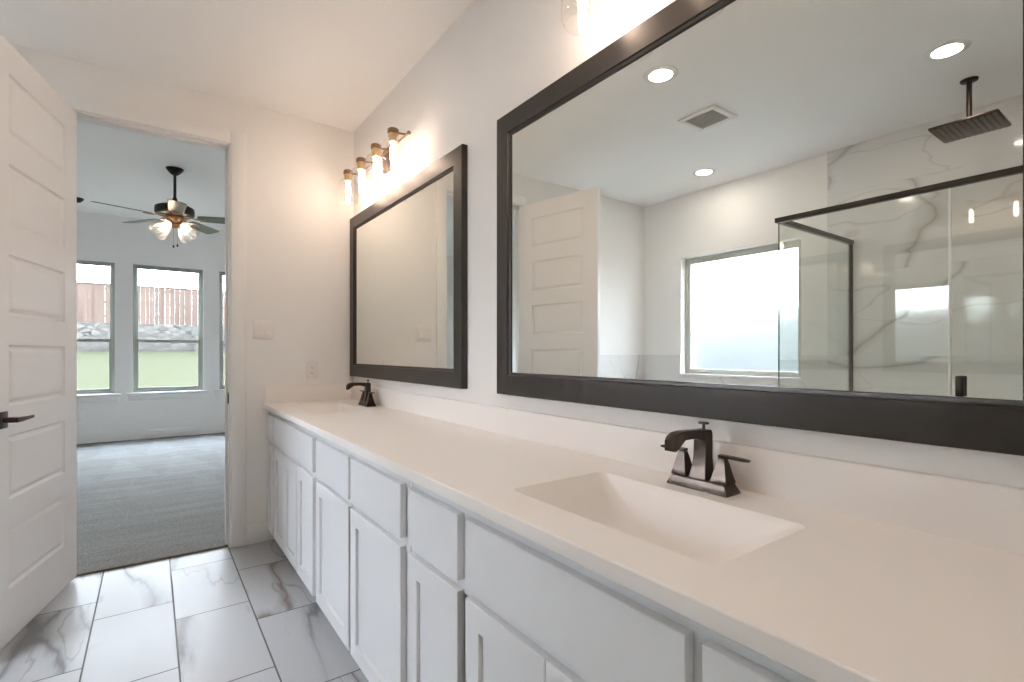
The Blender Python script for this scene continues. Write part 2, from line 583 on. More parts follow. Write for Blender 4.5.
# baseboards of the bathroom
def base_run(name, x0, x1, y0, y1, h=.135, label=None):
    o = MB().box(x0, x1, y0, y1, 0, h, .004).build(name, M['trim'])
    return struct(o, label, 'baseboard')
base_run('baseboard_far', JR + .093, .592, YF - .014, YF, .125, 'white baseboard between the doorway and the vanity')
base_run('baseboard_left', -.948, JL - .093, YF - .014, YF, .125, 'white baseboard behind the open door')
base_run('baseboard_near', XL, D, YN, YN + .014, .125, 'white baseboard along the wall behind the viewpoint')

# door leaf
HX, HY, UA = -.317, 3.436, R(13.3)
ux, uy = -math.sin(UA), -math.cos(UA)           # along the leaf, from the hinges
nx, ny = math.cos(UA), -math.sin(UA)            # out of the visible face
LM = Matrix(((ux, nx, 0, HX), (uy, ny, 0, HY), (0, 0, 1, 0), (0, 0, 0, 1)))
LW, LT, LZ0, LZ1 = .772, .035, .016, 2.418
PZ = [(2.050, 2.295), (1.687, 1.933), (1.325, 1.570), (.960, 1.206), (.584, .842), (.225, .468)]
PA0, PA1 = .138, LW - .128
leaf = MB()
bm = leaf.bm
def leaf_face(n0, sgn):
    zc = [LZ0]
    for z0, z1 in reversed(PZ):
        zc += [z0, z1]
    zc.append(LZ1)
    ac = [0, PA0, PA1, LW]
    for i in range(3):
        for j in range(len(zc) - 1):
            a0, a1, z0, z1 = ac[i], ac[i + 1], zc[j], zc[j + 1]
            if i == 1 and j % 2 == 1:
                def rc(ins, dep):
                    n = n0 - sgn * dep
                    return [(a0 + ins, n, z0 + ins), (a1 - ins, n, z0 + ins), (a1 - ins, n, z1 - ins), (a0 + ins, n, z1 - ins)]
                leaf.rings([rc(0, 0), rc(.003, .006), rc(.008, .0105), rc(.014, .011), rc(.030, .0035), rc(.034, .0032)], False, True)
            else:
                bm.faces.new([bm.verts.new(p) for p in ((a0, n0, z0), (a1, n0, z0), (a1, n0, z1), (a0, n0, z1))])
leaf_face(0, 1)
leaf_face(-LT, -1)
for q in (((0, 0, LZ0), (0, 0, LZ1), (0, -LT, LZ1), (0, -LT, LZ0)), ((LW, 0, LZ0), (LW, 0, LZ1), (LW, -LT, LZ1), (LW, -LT, LZ0)),
          ((0, 0, LZ0), (LW, 0, LZ0), (LW, -LT, LZ0), (0, -LT, LZ0)), ((0, 0, LZ1), (LW, 0, LZ1), (LW, -LT, LZ1), (0, -LT, LZ1))):
    bm.faces.new([bm.verts.new(p) for p in q])
bmesh.ops.remove_doubles(bm, verts=bm.verts, dist=1e-5)
leaf.xform(LM)
door = empty_struct('door_1', (HX, HY, 0), 'open white six panel door at the left with a dark lever handle', 'door')
leaf.build('door_leaf', M['door'], door, smooth=20)
for sgn, n0 in ((1, 0.0), (-1, -LT)):
    hd = MB()
    HA, HZ = LW - .068, .911
    hd.box(HA - .033, HA + .033, min(n0, n0 + sgn * .010), max(n0, n0 + sgn * .010), HZ - .033, HZ + .033, .003)
    hd.tube([(HA, n0 + sgn * .010, HZ), (HA, n0 + sgn * .050, HZ)], .011, 16)
    hd.rings([[(a, n0 + sgn * (nn + dn), HZ + z) for dn, z in ((-w_, -h_), (w_, -h_), (w_, h_), (-w_, h_))]
              for a, nn, w_, h_ in ((HA + .014, .050, .009, .009), (HA - .010, .052, .009, .009), (HA - .055, .053, .0065, .007), (HA - .085, .054, .0045, .0055), (HA - .125, .050, .0045, .0055))])
    hd.xform(LM)
    lab(hd.build('door_handle', M['bronze'], door), 'dark bronze lever handle on square plate')
for z in (.25, 1.21, 2.17):
    hg = MB().tube([(-.006, -LT - .004, z - .045), (-.006, -LT - .004, z + .045)], .007, 16)
    hg.box(-.0015, .0, -LT + .002, -.004, z - .045, z + .045)
    hg.xform(LM)
    lab(hg.build('hinge', M['bronze'], door), 'dark bronze hinge')

# frosted window in the left wall
win = empty_struct('window_1', (XL - .09, (WY0 + WY1) / 2, WZ0), 'square frosted bathroom window with taupe frame, seen in the mirror', 'window')
wx0, wx1 = XL - .118, XL - .070
f = MB()
fw = .056
f.box(wx0, wx1, WY0, WY0 + fw, WZ0, WZ1, .003).box(wx0, wx1, WY1 - fw, WY1, WZ0, WZ1, .003)
f.box(wx0, wx1, WY0 + fw, WY1 - fw, WZ0, WZ0 + fw, .003).box(wx0, wx1, WY0 + fw, WY1 - fw, WZ1 - fw, WZ1, .003)
f.build('window_frame', M['winframe'], win)
lab(MB().box(XL - .098, XL - .092, WY0 + fw, WY1 - fw, WZ0 + fw, WZ1 - fw).build('pane', M['frosted'], win, smooth=0), 'frosted glass pane')
st = MB().box(XL - .070, XL + .012, WY0, WY1, WZ0, WZ0 + .012, .002)
st.build('window_sill', M['trim'], win)

# ------------------------------------------------------------------ bedroom shell
BX0, BX1 = -2.6, 2.6
BY0 = YF + WT
struct(MB().box(BX0, BX1, YF + .035, YB + WT, -.10, .010).build('floor_bedroom', M['carpet'], smooth=0), 'grey carpet with vacuum marks in the bedroom', 'carpet')
struct(MB().box(JL, JR, YF + .027, YF + .035, 0, .009, .002).build('trim_1', M['edge']), 'thin dark strip where the carpet meets the tile', 'trim')
struct(MB().box(BX0 - WT, BX1 + WT, BY0, YB + WT, BCE, BCE + .1).build('ceiling_bedroom', M['ceiling'], smooth=0), 'bedroom ceiling above the fan', 'ceiling')
struct(MB().box(BX0 - WT, BX0, BY0, YB + WT, 0, BCE).build('wall_bedroom_left', M['wall'], smooth=0), 'bedroom side wall hidden by the door', 'wall')
struct(MB().box(BX1, BX1 + WT, BY0, YB + WT, 0, BCE).build('wall_bedroom_right', M['wall'], smooth=0), 'bedroom side wall right of the windows', 'wall')
nb = MB().box(BX0 - WT, XL - WT, YF, BY0, 0, BCE).box(D + WT, BX1 + WT, YF, BY0, 0, BCE).box(XL - WT, D + WT, YF, BY0, CE + .10, BCE + .1)
struct(nb.build('wall_bedroom_near', M['wall'], smooth=0), 'bedroom side of the wall around the doorway', 'wall')
WX = [(-1.200, -.398), (-.206, .598), (.800, 1.602)]
WB0, WB1, WBR = .639, 2.368, 1.337
bw = MB()
xs = [BX0] + [v for w_ in WX for v in w_] + [BX1]
for i in range(0, len(xs), 2):
    bw.box(xs[i], xs[i + 1], YB, YB + WT, 0, BCE)
for a0, a1 in WX:
    bw.box(a0, a1, YB, YB + WT, 0, WB0).box(a0, a1, YB, YB + WT, WB1, BCE)
struct(bw.build('wall_bedroom_far', M['wall'], smooth=0), 'bedroom wall with three tall windows', 'wall')
struct(MB().box(BX0, BX1, YB - .014, YB, .008, .125, .004).build('baseboard_bedroom_far', M['trim']), 'white baseboard under the bedroom windows', 'baseboard')
WLAB = ['tall bedroom window partly hidden by the open door, left of the middle one', 'tall middle bedroom window fully seen through the doorway', 'tall bedroom window cut off by the right door jamb']
for k, (a0, a1) in enumerate(WX):
    w_ = empty_struct('window_%d' % (k + 2), ((a0 + a1) / 2, YB + .08, WB0), WLAB[k], 'window')
    y0, y1 = YB + .055, YB + .11
    f = MB()
    fw = .036
    f.box(a0, a0 + fw, y0, y1, WB0, WB1, .003).box(a1 - fw, a1, y0, y1, WB0, WB1, .003)
    f.box(a0 + fw, a1 - fw, y0, y1, WB0, WB0 + fw, .003).box(a0 + fw, a1 - fw, y0, y1, WB1 - fw, WB1, .003)
    f.build('window_frame', M['winframe2'], w_)
    s1 = MB()   # lower sash
    sw = .022
    b0, b1, c0, c1 = a0 + fw, a1 - fw, WB0 + fw, WBR + .020
    s1.box(b0, b0 + sw, y0 + .008, y0 + .03, c0, c1, .002).box(b1 - sw, b1, y0 + .008, y0 + .03, c0, c1, .002)
    s1.box(b0 + sw, b1 - sw, y0 + .008, y0 + .03, c0, c0 + .025, .002).box(b0 + sw, b1 - sw, y0 + .004, y0 + .034, c1 - .042, c1, .003)
    so = s1.build('lower_sash', M['winframe2'], w_)
    MB().box(b0 + sw, b1 - sw, y0 + .018, y0 + .020, c0 + .025, c1 - .042).build('pane', M['glass'], so, smooth=0)
    s2 = MB()
    d0, d1 = WBR - .015, WB1 - fw
    s2.box(b0, b0 + .016, y0 + .034, y0 + .05, d0, d1, .002).box(b1 - .016, b1, y0 + .034, y0 + .05, d0, d1, .002)
    s2.box(b0 + .016, b1 - .016, y0 + .034, y0 + .05, d0, d0 + .03, .002).box(b0 + .016, b1 - .016, y0 + .034, y0 + .05, d1 - .016, d1, .002)
    so = s2.build('upper_sash', M['winframe2'], w_)
    MB().box(b0 + .016, b1 - .016, y0 + .041, y0 + .043, d0 + .03, d1 - .016).build('pane', M['glass'], so, smooth=0)
    MB().box(a0 - .065, a1 + .065, YB - .045, YB + .0, WB0 - .028, WB0 - .002, .006).box(a0, a1, YB, YB + .055, WB0 - .003, WB0 - .001).build('window_sill', M['trim'], w_)
    MB().box(a0 - .045, a1 + .045, YB - .018, YB, WB0 - .105, WB0 - .029, .004).build('apron', M['trim'], w_)

# ------------------------------------------------------------------ outdoors
gb = MB()
gb.rings([[(-40, YB + .3, -.30), (40, YB + .3, -.30), (40, YB + .3, -.60), (-40, YB + .3, -.60)],
          [(-40, 28.0, 1.24), (40, 28.0, 1.24), (40, 28.0, .6), (-40, 28.0, .6)]])
gb.box(-40, XL - WT - .25, -12, YB + .3, -.6, -.30)
gb.box(XL - WT - .25, 40, YB + .28, YB + .3, -.6, -.30)
tag(gb.build('lawn', M['lawn'], smooth=0), 'bright green lawn rising behind the bedroom windows', 'lawn', kind='structure')
SY = 28.0
tag(MB().box(-30, 30, SY, SY + .5, .9, 2.47, .04).build('retaining_wall', M['stone']), 'pale rubble stone retaining wall at the end of the lawn', 'wall')
fe = thing('fence', 'brown cedar board fence standing on the stone retaining wall', 'fence', (0, SY + .25, 2.47))
bo = MB()
random.seed(3)
x = -14.0
while x < 14:
    w_ = random.choice((.14, .19, .24))
    bo.box(x, x + w_, SY + .20, SY + .22, 2.44, 4.17 + random.uniform(-.02, .02))
    x += w_ + random.choice((.0008, .0016, .003))
bo.build('board_panel', M['fence'], fe, smooth=0)
for z in (2.75, 3.35, 3.95):
    MB().box(-14, 14, SY + .22, SY + .26, z, z + .09, .005).build('rail', M['fence_rail'], fe)
MB().box(-14, 14, SY + .16, SY + .30, 4.16, 4.20, .005).build('cap_rail', M['fence_rail'], fe)
for i in range(-5, 6):
    MB().box(i * 2.6 - .05, i * 2.6 + .05, SY + .26, SY + .36, 2.47, 4.1, .005).build('post', M['fence_rail'], fe)

sf = thing('added_side_fence', 'pale side yard fence added outside the frosted window to grade the blur in the glass', 'fence', (-6.4, 2.5, -.3))  # fence added so the frosted pane darkens towards its lower part
bo = MB()
y = -9.0
while y < 16:
    bo.box(-6.42, -6.40, y, y + .145, -.28, 2.05)
    y += .15
bo.build('board_panel', M['added_side_fence'], sf, smooth=0)
MB().box(-6.46, -6.42, -9, 16, .1, .19).build('rail', M['fence_rail'], sf)
MB().box(-6.46, -6.42, -9, 16, 1.2, 1.29).build('rail', M['fence_rail'], sf)

# ------------------------------------------------------------------ vanity
XF, XD = .605, .585          # face frame and door face
GAP = .004
def shaker(y0, y1, z0, z1, rail=.057, dep=.010):
    b_ = MB()
    e = .0015
    b_.rect_x([(XF - .001, y0, y1, z0, z1), (XD + e, y0, y1, z0, z1), (XD, y0 + e, y1 - e, z0 + e, z1 - e),
               (XD, y0 + rail, y1 - rail, z0 + rail, z1 - rail), (XD + dep, y0 + rail + .001, y1 - rail - .001, z0 + rail + .001, z1 - rail - .001)])
    return b_
def slab(y0, y1, z0, z1):
    b_ = MB()
    e = .0015
    b_.rect_x([(XF - .001, y0, y1, z0, z1), (XD + e, y0, y1, z0, z1), (XD, y0 + e, y1 - e, z0 + e, z1 - e)])
    return b_
DZ0, DZ1, DR0, DR1 = .082, .612, .637, .793
def cabinet(name, y0, y1, label, fronts, end=False):
    c = thing(name, label, 'cabinet', (.86, (y0 + y1) / 2, 0), 'white vanity cabinets under the worktop')
    body = MB()
    a_, b2 = y0 + .0015, y1 - .0015
    body.box(XF, XF + .019, a_, b2, .600, .8255, .0015).box(XF, XF + .019, a_, a_ + .03, .075, .600).box(XF, XF + .019, b2 - .03, b2, .075, .600)
    body.box(XF, XF + .019, a_ + .03, b2 - .03, .075, .11)
    body.box(XF + .019, D - .002, a_, a_ + .016, .075, .8255).box(XF + .019, D - .002, b2 - .016, b2, .075, .8255)
    body.box(XF + .019, D - .002, a_ + .016, b2 - .016, .075, .091).box(D - .012, D - .002, a_ + .016, b2 - .016, .091, .8255)
    body.build('body', M['cabinet_in'], c, smooth=0)
    MB().box(.665, D - .002, y0 + .0015, y1 - .0015, .0, .075).build('toe_kick', M['cabinet_in'], c, smooth=0)
    for kind, a, b_, pz in fronts:
        if kind == 'door':
            shaker(a, b_, DZ0, DZ1, min(.057, (b_ - a) * .3)).build('door', M['cabinet'], c, smooth=20)
        else:
            slab(a, b_, DR0, DR1).build(kind, M['cabinet'], c, smooth=20)
    return c
cabinet('vanity_cabinet', 2.322, YF - .002, 'white vanity cabinet beside the doorway wall, under the far sink',
        [('drawer_front', 3.252, 3.425, 0), ('false_drawer_front', 2.350, 3.226, 0), ('door', 3.252, 3.425, 0), ('door', 2.944, 3.226, 0), ('door', 2.656, 2.940, 0), ('door', 2.350, 2.644, 0)])
cabinet('vanity_cabinet', 1.342, 2.320, 'white vanity cabinet with two drawers and two doors between the sinks',
        [('drawer_front', 1.844, 2.292, 0), ('drawer_front', 1.370, 1.822, 0), ('door', 1.844, 2.292, 0), ('door', 1.370, 1.822, 0)])
cabinet('vanity_cabinet', .045, 1.340, 'white vanity cabinet nearest the viewpoint, under the near sink',
        [('drawer_front', 1.036, 1.318, 0), ('false_drawer_front', .414, 1.000, 0), ('drawer_front', .075, .389, 0),
         ('door', 1.036, 1.318, 0), ('door', .713, 1.000, 0), ('door', .414, .710, 0), ('door', .075, .389, 0)])

# worktop with two moulded basins
TY0, TY1, TX0, TX1, TZ0 = .030, YF - .001, .569, D - .001, .826
SINKS = [(.675, .976, .428, .950), (.675, .976, 2.685, 3.207)]
top = thing('countertop', 'cream cultured marble worktop with two moulded sinks along the vanity', 'worktop', (.85, 1.74, ZC))
tb = MB()
e = .003
def rrect(x0, x1, y0, y1, z, r, n=6):
    pts = []
    for cx_, cy_, a0 in ((x1 - r, y1 - r, 0), (x0 + r, y1 - r, 90), (x0 + r, y0 + r, 180), (x1 - r, y0 + r, 270)):
        for k in range(n + 1):
            a = R(a0 + 90 * k / n)
            pts.append(Vector((cx_ + r * math.cos(a), cy_ + r * math.sin(a), z)))
    return pts
# top face: build strips around holes, holes filled between a square collar and the rounded rim
ycuts = [TY0 + e] + [v for s_ in SINKS for v in (s_[2] - .02, s_[3] + .02)] + [TY1]
def quad(x0, x1, y0, y1, z):
    tb.bm.faces.new([tb.bm.verts.new(p) for p in ((x0, y0, z), (x1, y0, z), (x1, y1, z), (x0, y1, z))])
cx0, cx1 = SINKS[0][0] - .02, SINKS[0][1] + .02
for i in range(len(ycuts) - 1):
    a, b_ = ycuts[i], ycuts[i + 1]
    quad(TX0 + e, cx0, a, b_, ZC)
    quad(cx1, TX1, a, b_, ZC)
    if i % 2 == 0:
        quad(cx0, cx1, a, b_, ZC)
for (x0, x1, y0, y1) in SINKS:
    inner = rrect(x0, x1, y0, y1, ZC, .022)
    n = len(inner) // 4
    # collar: match each rim point to the square
    outer = []
    for i, pt_ in enumerate(inner):
        q = i // n
        k = (i % n) / (n - 1)
        c0 = [(x1 + .02, y1 + .02), (x0 - .02, y1 + .02), (x0 - .02, y0 - .02), (x1 + .02, y0 - .02)][q]
        outer.append(Vector((c0[0], c0[1], ZC)))
    for i in range(len(inner)):
        j = (i + 1) % len(inner)
        vs4 = [outer[i], outer[j], inner[j], inner[i]]
        if (outer[i] - outer[j]).length < 1e-6:
            vs4 = [outer[i], inner[j], inner[i]]
        tb.bm.faces.new([tb.bm.verts.new(v) for v in vs4])
# front edge (eased), underside, ends
tb.rings([[(TX0 + e, y, ZC), (TX0 + .001, y, ZC - .001), (TX0, y, ZC - e), (TX0, y, TZ0 + e), (TX0 + e, y, TZ0), (TX0 + .085, y, TZ0), (TX0 + .085, y, TZ0 + .004)] for y in (TY0 + e, TY1)], False, False, False)
tb.bm.faces.new([tb.bm.verts.new(p) for p in ((TX0 + e, TY0 + e, ZC), (TX1, TY0 + e, ZC), (TX1, TY0 + e, TZ0), (TX0, TY0 + e, TZ0 + e), (TX0, TY0 + e, ZC - e))])
bmesh.ops.remove_doubles(tb.bm, verts=tb.bm.verts, dist=1e-5)
tb.build('slab', M['top'], top, smooth=0)
def basin(x0, x1, y0, y1):
    b_ = MB()
    prof = [  # (front inset, back inset, end inset, depth, radius)
        (0, 0, 0, 0, .022), (.004, .003, .005, .003, .022), (.010, .008, .020, .014, .024), (.024, .020, .070, .050, .03),
        (.036, .032, .115, .085, .04), (.050, .046, .145, .104, .045), (.085, .080, .180, .113, .04), (.12, .125, .22, .115, .02)]
    rs = []
    for fi, bi, ei, dp, r in prof:
        rs.append(rrect(x0 + fi, x1 - bi, y0 + ei, y1 - ei, ZC - dp, r))
    b_.rings(rs, False, True)
    o = b_.build('basin', M['top'], top, smooth=60)
    yc, xc = (y0 + y1) / 2, (x0 + x1) / 2
    MB().lathe([(.0, ZC - .1145), (.020, ZC - .1145), (.024, ZC - .1135), (.027, ZC - .1145)], (xc, yc, 0), 24, None, False, False).build('drain', M['bronze'], o)
for s_ in SINKS:
    basin(*s_)
MB().box(D - .022, D - .001, TY0, YF - .001, ZC - .001, .960, .003).build('backsplash', M['top'], top)
MB().box(.572, D - .0225, YF - .021, YF - .001, ZC - .001, .960, .003).build('side_splash', M['top'], top)

# ------------------------------------------------------------------ mirrors
def framed_mirror(y0, y1, z0, z1, label):
    r = thing('wall_mirror', label, 'mirror', (D, (y0 + y1) / 2, z0), 'dark framed vanity mirrors')
    fw, x0, xb = .086, D - .030, D - .0005
    def rc(x, i):
        return [(x, y0 + i, z0 + i), (x, y1 - i, z0 + i), (x, y1 - i, z1 - i), (x, y0 + i, z1 - i)]
    b_ = MB()
    b_.rings([rc(xb, 0), rc(x0 + .003, 0), rc(x0, .003), rc(x0, fw - .012), rc(x0 + .005, fw - .010), rc(x0 + .006, fw - .003), rc(x0 + .008, fw), rc(D - .013, fw)], False, False)
    b_.build('frame', M['frame'], r, smooth=30)
    lab(MB().box(D - .018, D - .012, y0 + fw - .01, y1 - fw + .01, z0 + fw - .01, z1 - fw + .01).build('mirror_glass', M['mirror'], r, smooth=0), 'silvered mirror glass')
    return r
framed_mirror(1.909, 3.438, 1.016, 2.089, 'dark framed mirror on the far half, beside the corner')
framed_mirror(.086, 1.638, 1.014, 2.089, 'large dark framed mirror nearest the viewpoint, reflecting window and shower')

# ------------------------------------------------------------------ faucets
def faucet(yc, label):
    r = thing('faucet', label, 'faucet', (1.045, yc, ZC), 'bronze centreset faucets')
    XC = 1.047
    def rect(x0, x1, y0, y1, z):
        return [(x0, y0, z), (x1, y0, z), (x1, y1, z), (x0, y1, z)]
    b_ = MB()
    h_ = .078
    b_.rings([rect(XC - .028, XC + .028, yc - h_, yc + h_, ZC), rect(XC - .028, XC + .028, yc - h_, yc + h_, ZC + .004),
              rect(XC - .022, XC + .022, yc - h_ + .010, yc + h_ - .010, ZC + .022), rect(XC - .020, XC + .020, yc - h_ + .012, yc + h_ - .012, ZC + .024)])
    b_.build('base_plate', M['bronze'], r, smooth=20)
    # spout: flared square column, level arm, dropped outlet
    sp_ = MB()
    z0 = ZC + .024
    def sec(x, z, hx, hy):
        return rect(x - hx, x + hx, yc - hy, yc + hy, z)
    sp_.rings([sec(XC, z0, .022, .022), sec(XC, z0 + .004, .0215, .0215), sec(XC + .001, z0 + .02, .0175, .018), sec(XC + .003, z0 + .05, .0145, .0155),
               sec(XC + .004, z0 + .085, .014, .0155), sec(XC + .004, z0 + .104, .0135, .0155), sec(XC + .004, z0 + .113, .0105, .0145)])
    def vs_(x, zt, zb, hy):
        return [(x, yc - hy, zb), (x, yc + hy, zb), (x, yc + hy, zt - .003), (x, yc + hy - .003, zt), (x, yc - hy + .003, zt), (x, yc - hy, zt - .003)]
    T = z0 + .113
    sp_.rings([vs_(XC + .010, T, T - .036, .0145), vs_(XC - .012, T + .001, T - .023, .0135), vs_(XC - .045, T + .003, T - .015, .013), vs_(XC - .082, T + .004, T - .015, .0135),
               vs_(XC - .102, T + .002, T - .028, .0145), vs_(XC - .114, T - .004, T - .036, .0145), vs_(XC - .121, T - .013, T - .037, .0135)])
    sp_.build('spout', M['bronze'], r, smooth=30)
    lr = MB()
    lr.tube([(XC + .006, yc, T - .004), (XC + .006, yc, T + .013)], .0035, 16)
    lr.box(XC - .0, XC + .012, yc - .012, yc + .012, T + .012, T + .018, .0025)
    lr.build('lift_rod', M['bronze'], r)
    for sg in (-1, 1):
        hy = yc + sg * .052
        hb = MB()
        def hs(hw, z):
            return rect(XC - hw, XC + hw, hy - hw, hy + hw, z)
        hb.rings([hs(.0195, z0), hs(.0195, z0 + .004), hs(.017, z0 + .012), hs(.013, z0 + .030), hs(.0105, z0 + .043), hs(.0085, z0 + .049), hs(.0075, z0 + .055)])
        ho = hb.build('handle_base', M['bronze'], r, smooth=20)
        lv = MB()
        z1 = z0 + .055
        lv.box(XC - .008, XC + .008, hy - .008, hy + .008, z1, z1 + .006, .002)
        y_a, y_b = hy - sg * .008, hy + sg * .062
        lv.rings([[(XC - w_, y, z1 + dz), (XC + w_, y, z1 + dz), (XC + w_, y, z1 + dz + t_), (XC - w_, y, z1 + dz + t_)]
                  for y, w_, dz, t_ in ((y_a, .0075, .001, .006), (hy + sg * .02, .0075, .001, .006), (y_b - sg * .01, .006, .0005, .006), (y_b, .005, .001, .0045))])
        lv.build('lever', M['bronze'], ho, smooth=30)
    return r
faucet(.695, 'oil rubbed bronze faucet at the near sink, largest in view')
faucet(2.948, 'oil rubbed bronze faucet at the far sink by the corner')

# ------------------------------------------------------------------ vanity lights
def vanity_light(yc, label, ys):
    r = thing('vanity_light', label, 'light fixture', (D, yc, 2.31), 'four shade vanity lights above the mirrors')
    MB().box(D - .022, D - .001, yc - .065, yc + .065, 2.235, 2.365, .004).build('back_plate', M['capbrown'], r)
    br = MB()
    br.tube([(D - .055, min(ys) - .022, 2.307), (D - .055, max(ys) + .022, 2.307)], .005, 16)
    br.lathe([(.0, -.010), (.006, -.009), (.010, -.004), (.011, 0), (.010, .004), (.006, .009), (0, .010)], (D - .055, min(ys) - .026, 2.307), 16)
    br.lathe([(.0, -.010), (.006, -.009), (.010, -.004), (.011, 0), (.010, .004), (.006, .009), (0, .010)], (D - .055, max(ys) + .026, 2.307), 16)
    br.tube([(D - .02, yc, 2.307), (D - .055, yc, 2.307)], .010, 16)
    br.build('bar', M['capbrown'], r)
    XC = D - .130
    for y in ys:
        am = MB().tube([(D - .055, y, 2.307), (D - .085, y, 2.303), (XC + .020, y, 2.300)], .0055, 16)
        am.build('arm', M['capbrown'], r)
        cp = MB().lathe([(.0, 2.316), (.024, 2.316), (.028, 2.312), (.029, 2.292), (.027, 2.290), (0, 2.290)], (XC, y, 0), 24)
        co = cp.build('cap', M['capbrown'], r)
        lab(MB().lathe([(.0, 2.290), (.025, 2.290), (.0245, 2.272), (.0225, 2.270), (.0225, 2.248), (.018, 2.246), (0, 2.246)], (XC, y, 0), 24).build('socket', M['socket'], co), 'brass coloured socket')
        sh = MB().lathe([(.026, 2.290), (.027, 2.268), (.034, 2.258), (.052, 2.244), (.060, 2.228), (.061, 2.200), (.061, 2.145), (.060, 2.128), (.056, 2.116), (.052, 2.110)], (XC, y, 0), 32, None, False, False)
        lab(sh.build('glass_shade', M['shade'], r, smooth=60), 'clear glass shade')
        bl = MB().lathe([(.0, 2.246), (.010, 2.246), (.011, 2.236), (.0135, 2.215), (.0145, 2.185), (.0135, 2.160), (.009, 2.148), (0, 2.145)], (XC, y, 0), 16)
        lab(bl.build('bulb', M['bulb'], r, smooth=60), 'lit tubular bulb')
vanity_light(2.792, 'four shade vanity light above the far mirror', [2.433, 2.672, 2.913, 3.152])
vanity_light(.686, 'four shade vanity light above the near mirror, mostly out of frame', [1.046, .806, .566, .326])

# ------------------------------------------------------------------ switch and outlets
sw = thing('light_switch', 'white double rocker switch plate beside the doorway', 'switch', (.566, YF, 1.318))
MB().box(.508, .624, YF - .008, YF, 1.260, 1.376, .003).build('plate', M['plastic'], sw)
for xc in (.543, .589):
    ro = MB()
    ro.box(xc - .0175, xc + .0175, YF - .0095, YF - .004, 1.283, 1.353, .001).build('rocker_frame', M['plastic'], sw)
    rk = MB()
    rk.rings([[(xc - .0155, YF - .006, z), (xc + .0155, YF - .006, z), (xc + .0155, YF - y, z), (xc - .0155, YF - y, z)] for z, y in ((1.286, .015), (1.318, .0115), (1.350, .0105))])
    rk.build('rocker', M['plastic'], sw, smooth=20)
def outlet(xc, zc, yw, label, name='wall_outlet'):
    o = thing(name, label, 'outlet', (xc, yw, zc), 'white wall outlets')
    MB().box(xc - .036, xc + .036, yw - .006, yw, zc - .058, zc + .058, .003).build('plate', M['plastic'], o)
    fc = MB().box(xc - .0175, xc + .0175, yw - .009, yw - .005, zc - .034, zc + .034, .002).build('receptacle', M['plastic'], o)
    if yw > 5:
        return
    for dz in (-.019, .019):
        for dx, w_, za, zb in ((-.006, .001, -.002, .006), (.006, .001, -.002, .006), (0, .0022, -.010, -.006)):
            MB().box(xc + dx - w_, xc + dx + w_, yw - .0095, yw - .0088, zc + dz + za, zc + dz + zb).build('slot', M['slot'], fc, smooth=0)
outlet(.854, 1.062, YF, 'white wall outlet just above the side splash by the far sink')
outlet(-.74, .36, YB, 'white wall outlet low on the bedroom wall under the windows')

# ------------------------------------------------------------------ ceiling items
DLX = [((-.036, 1.755), 'round recessed ceiling light over the walkway, nearest the near mirror'),
       ((-1.018, .773), 'round recessed ceiling light over the shower, beside the rain head'),
       ((-1.548, 2.486), 'round recessed ceiling light near the frosted window'),
       ((0.0, -.35), 'unseen recessed ceiling light added behind the viewpoint to even the lighting')]  # the last lamp is an unseen addition that evens out the lighting
for (x_, y_), lb in DLX:
    o = thing('recessed_light', lb, 'light', (x_, y_, CE), 'recessed ceiling lights')
    MB().lathe([(.060, CE - .001), (.062, CE - .006), (.074, CE - .008), (.090, CE - .003), (.092, CE)], (x_, y_, 0), 40, None, False, False).build('trim_ring', M['vent'], o)
    lab(MB().lathe([(.0, CE - .0045), (.061, CE - .0045), (.061, CE - .001)], (x_, y_, 0), 40, None, False, False).build('lens', M['down'], o), 'glowing round lens')
v = thing('exhaust_vent', 'square white exhaust grille on the ceiling between two recessed lights', 'vent', (-.691, 1.895, CE))
vx0, vx1, vy0, vy1 = -.821, -.561, 1.765, 2.030
def ring_z(b_, x0, x1, y0, y1, w_, z0, z1, bev=.002):
    b_.box(x0, x0 + w_, y0, y1, z0, z1, bev).box(x1 - w_, x1, y0, y1, z0, z1, bev).box(x0 + w_, x1 - w_, y0, y0 + w_, z0, z1, bev).box(x0 + w_, x1 - w_, y1 - w_, y1, z0, z1, bev)
g = MB()
ring_z(g, vx0, vx1, vy0, vy1, .035, CE - .016, CE, .006)
g.build('grille_frame', M['vent'], v)
lab(MB().box(vx0 + .035, vx1 - .035, vy0 + .035, vy1 - .035, CE - .004, CE - .001).build('back_panel', M['vent_dark'], v, smooth=0), 'panel coloured dark as the shade behind the slats')
sl = MB()
n = 17
for k in range(n):
    yy = vy0 + .038 + (vy1 - vy0 - .076) * k / (n - 1)
    sl.box(vx0 + .035, vx1 - .035, yy - .0026, yy + .0026, CE - .012, CE - .006)
sl.build('slats', M['vent_slat'], v, smooth=0)

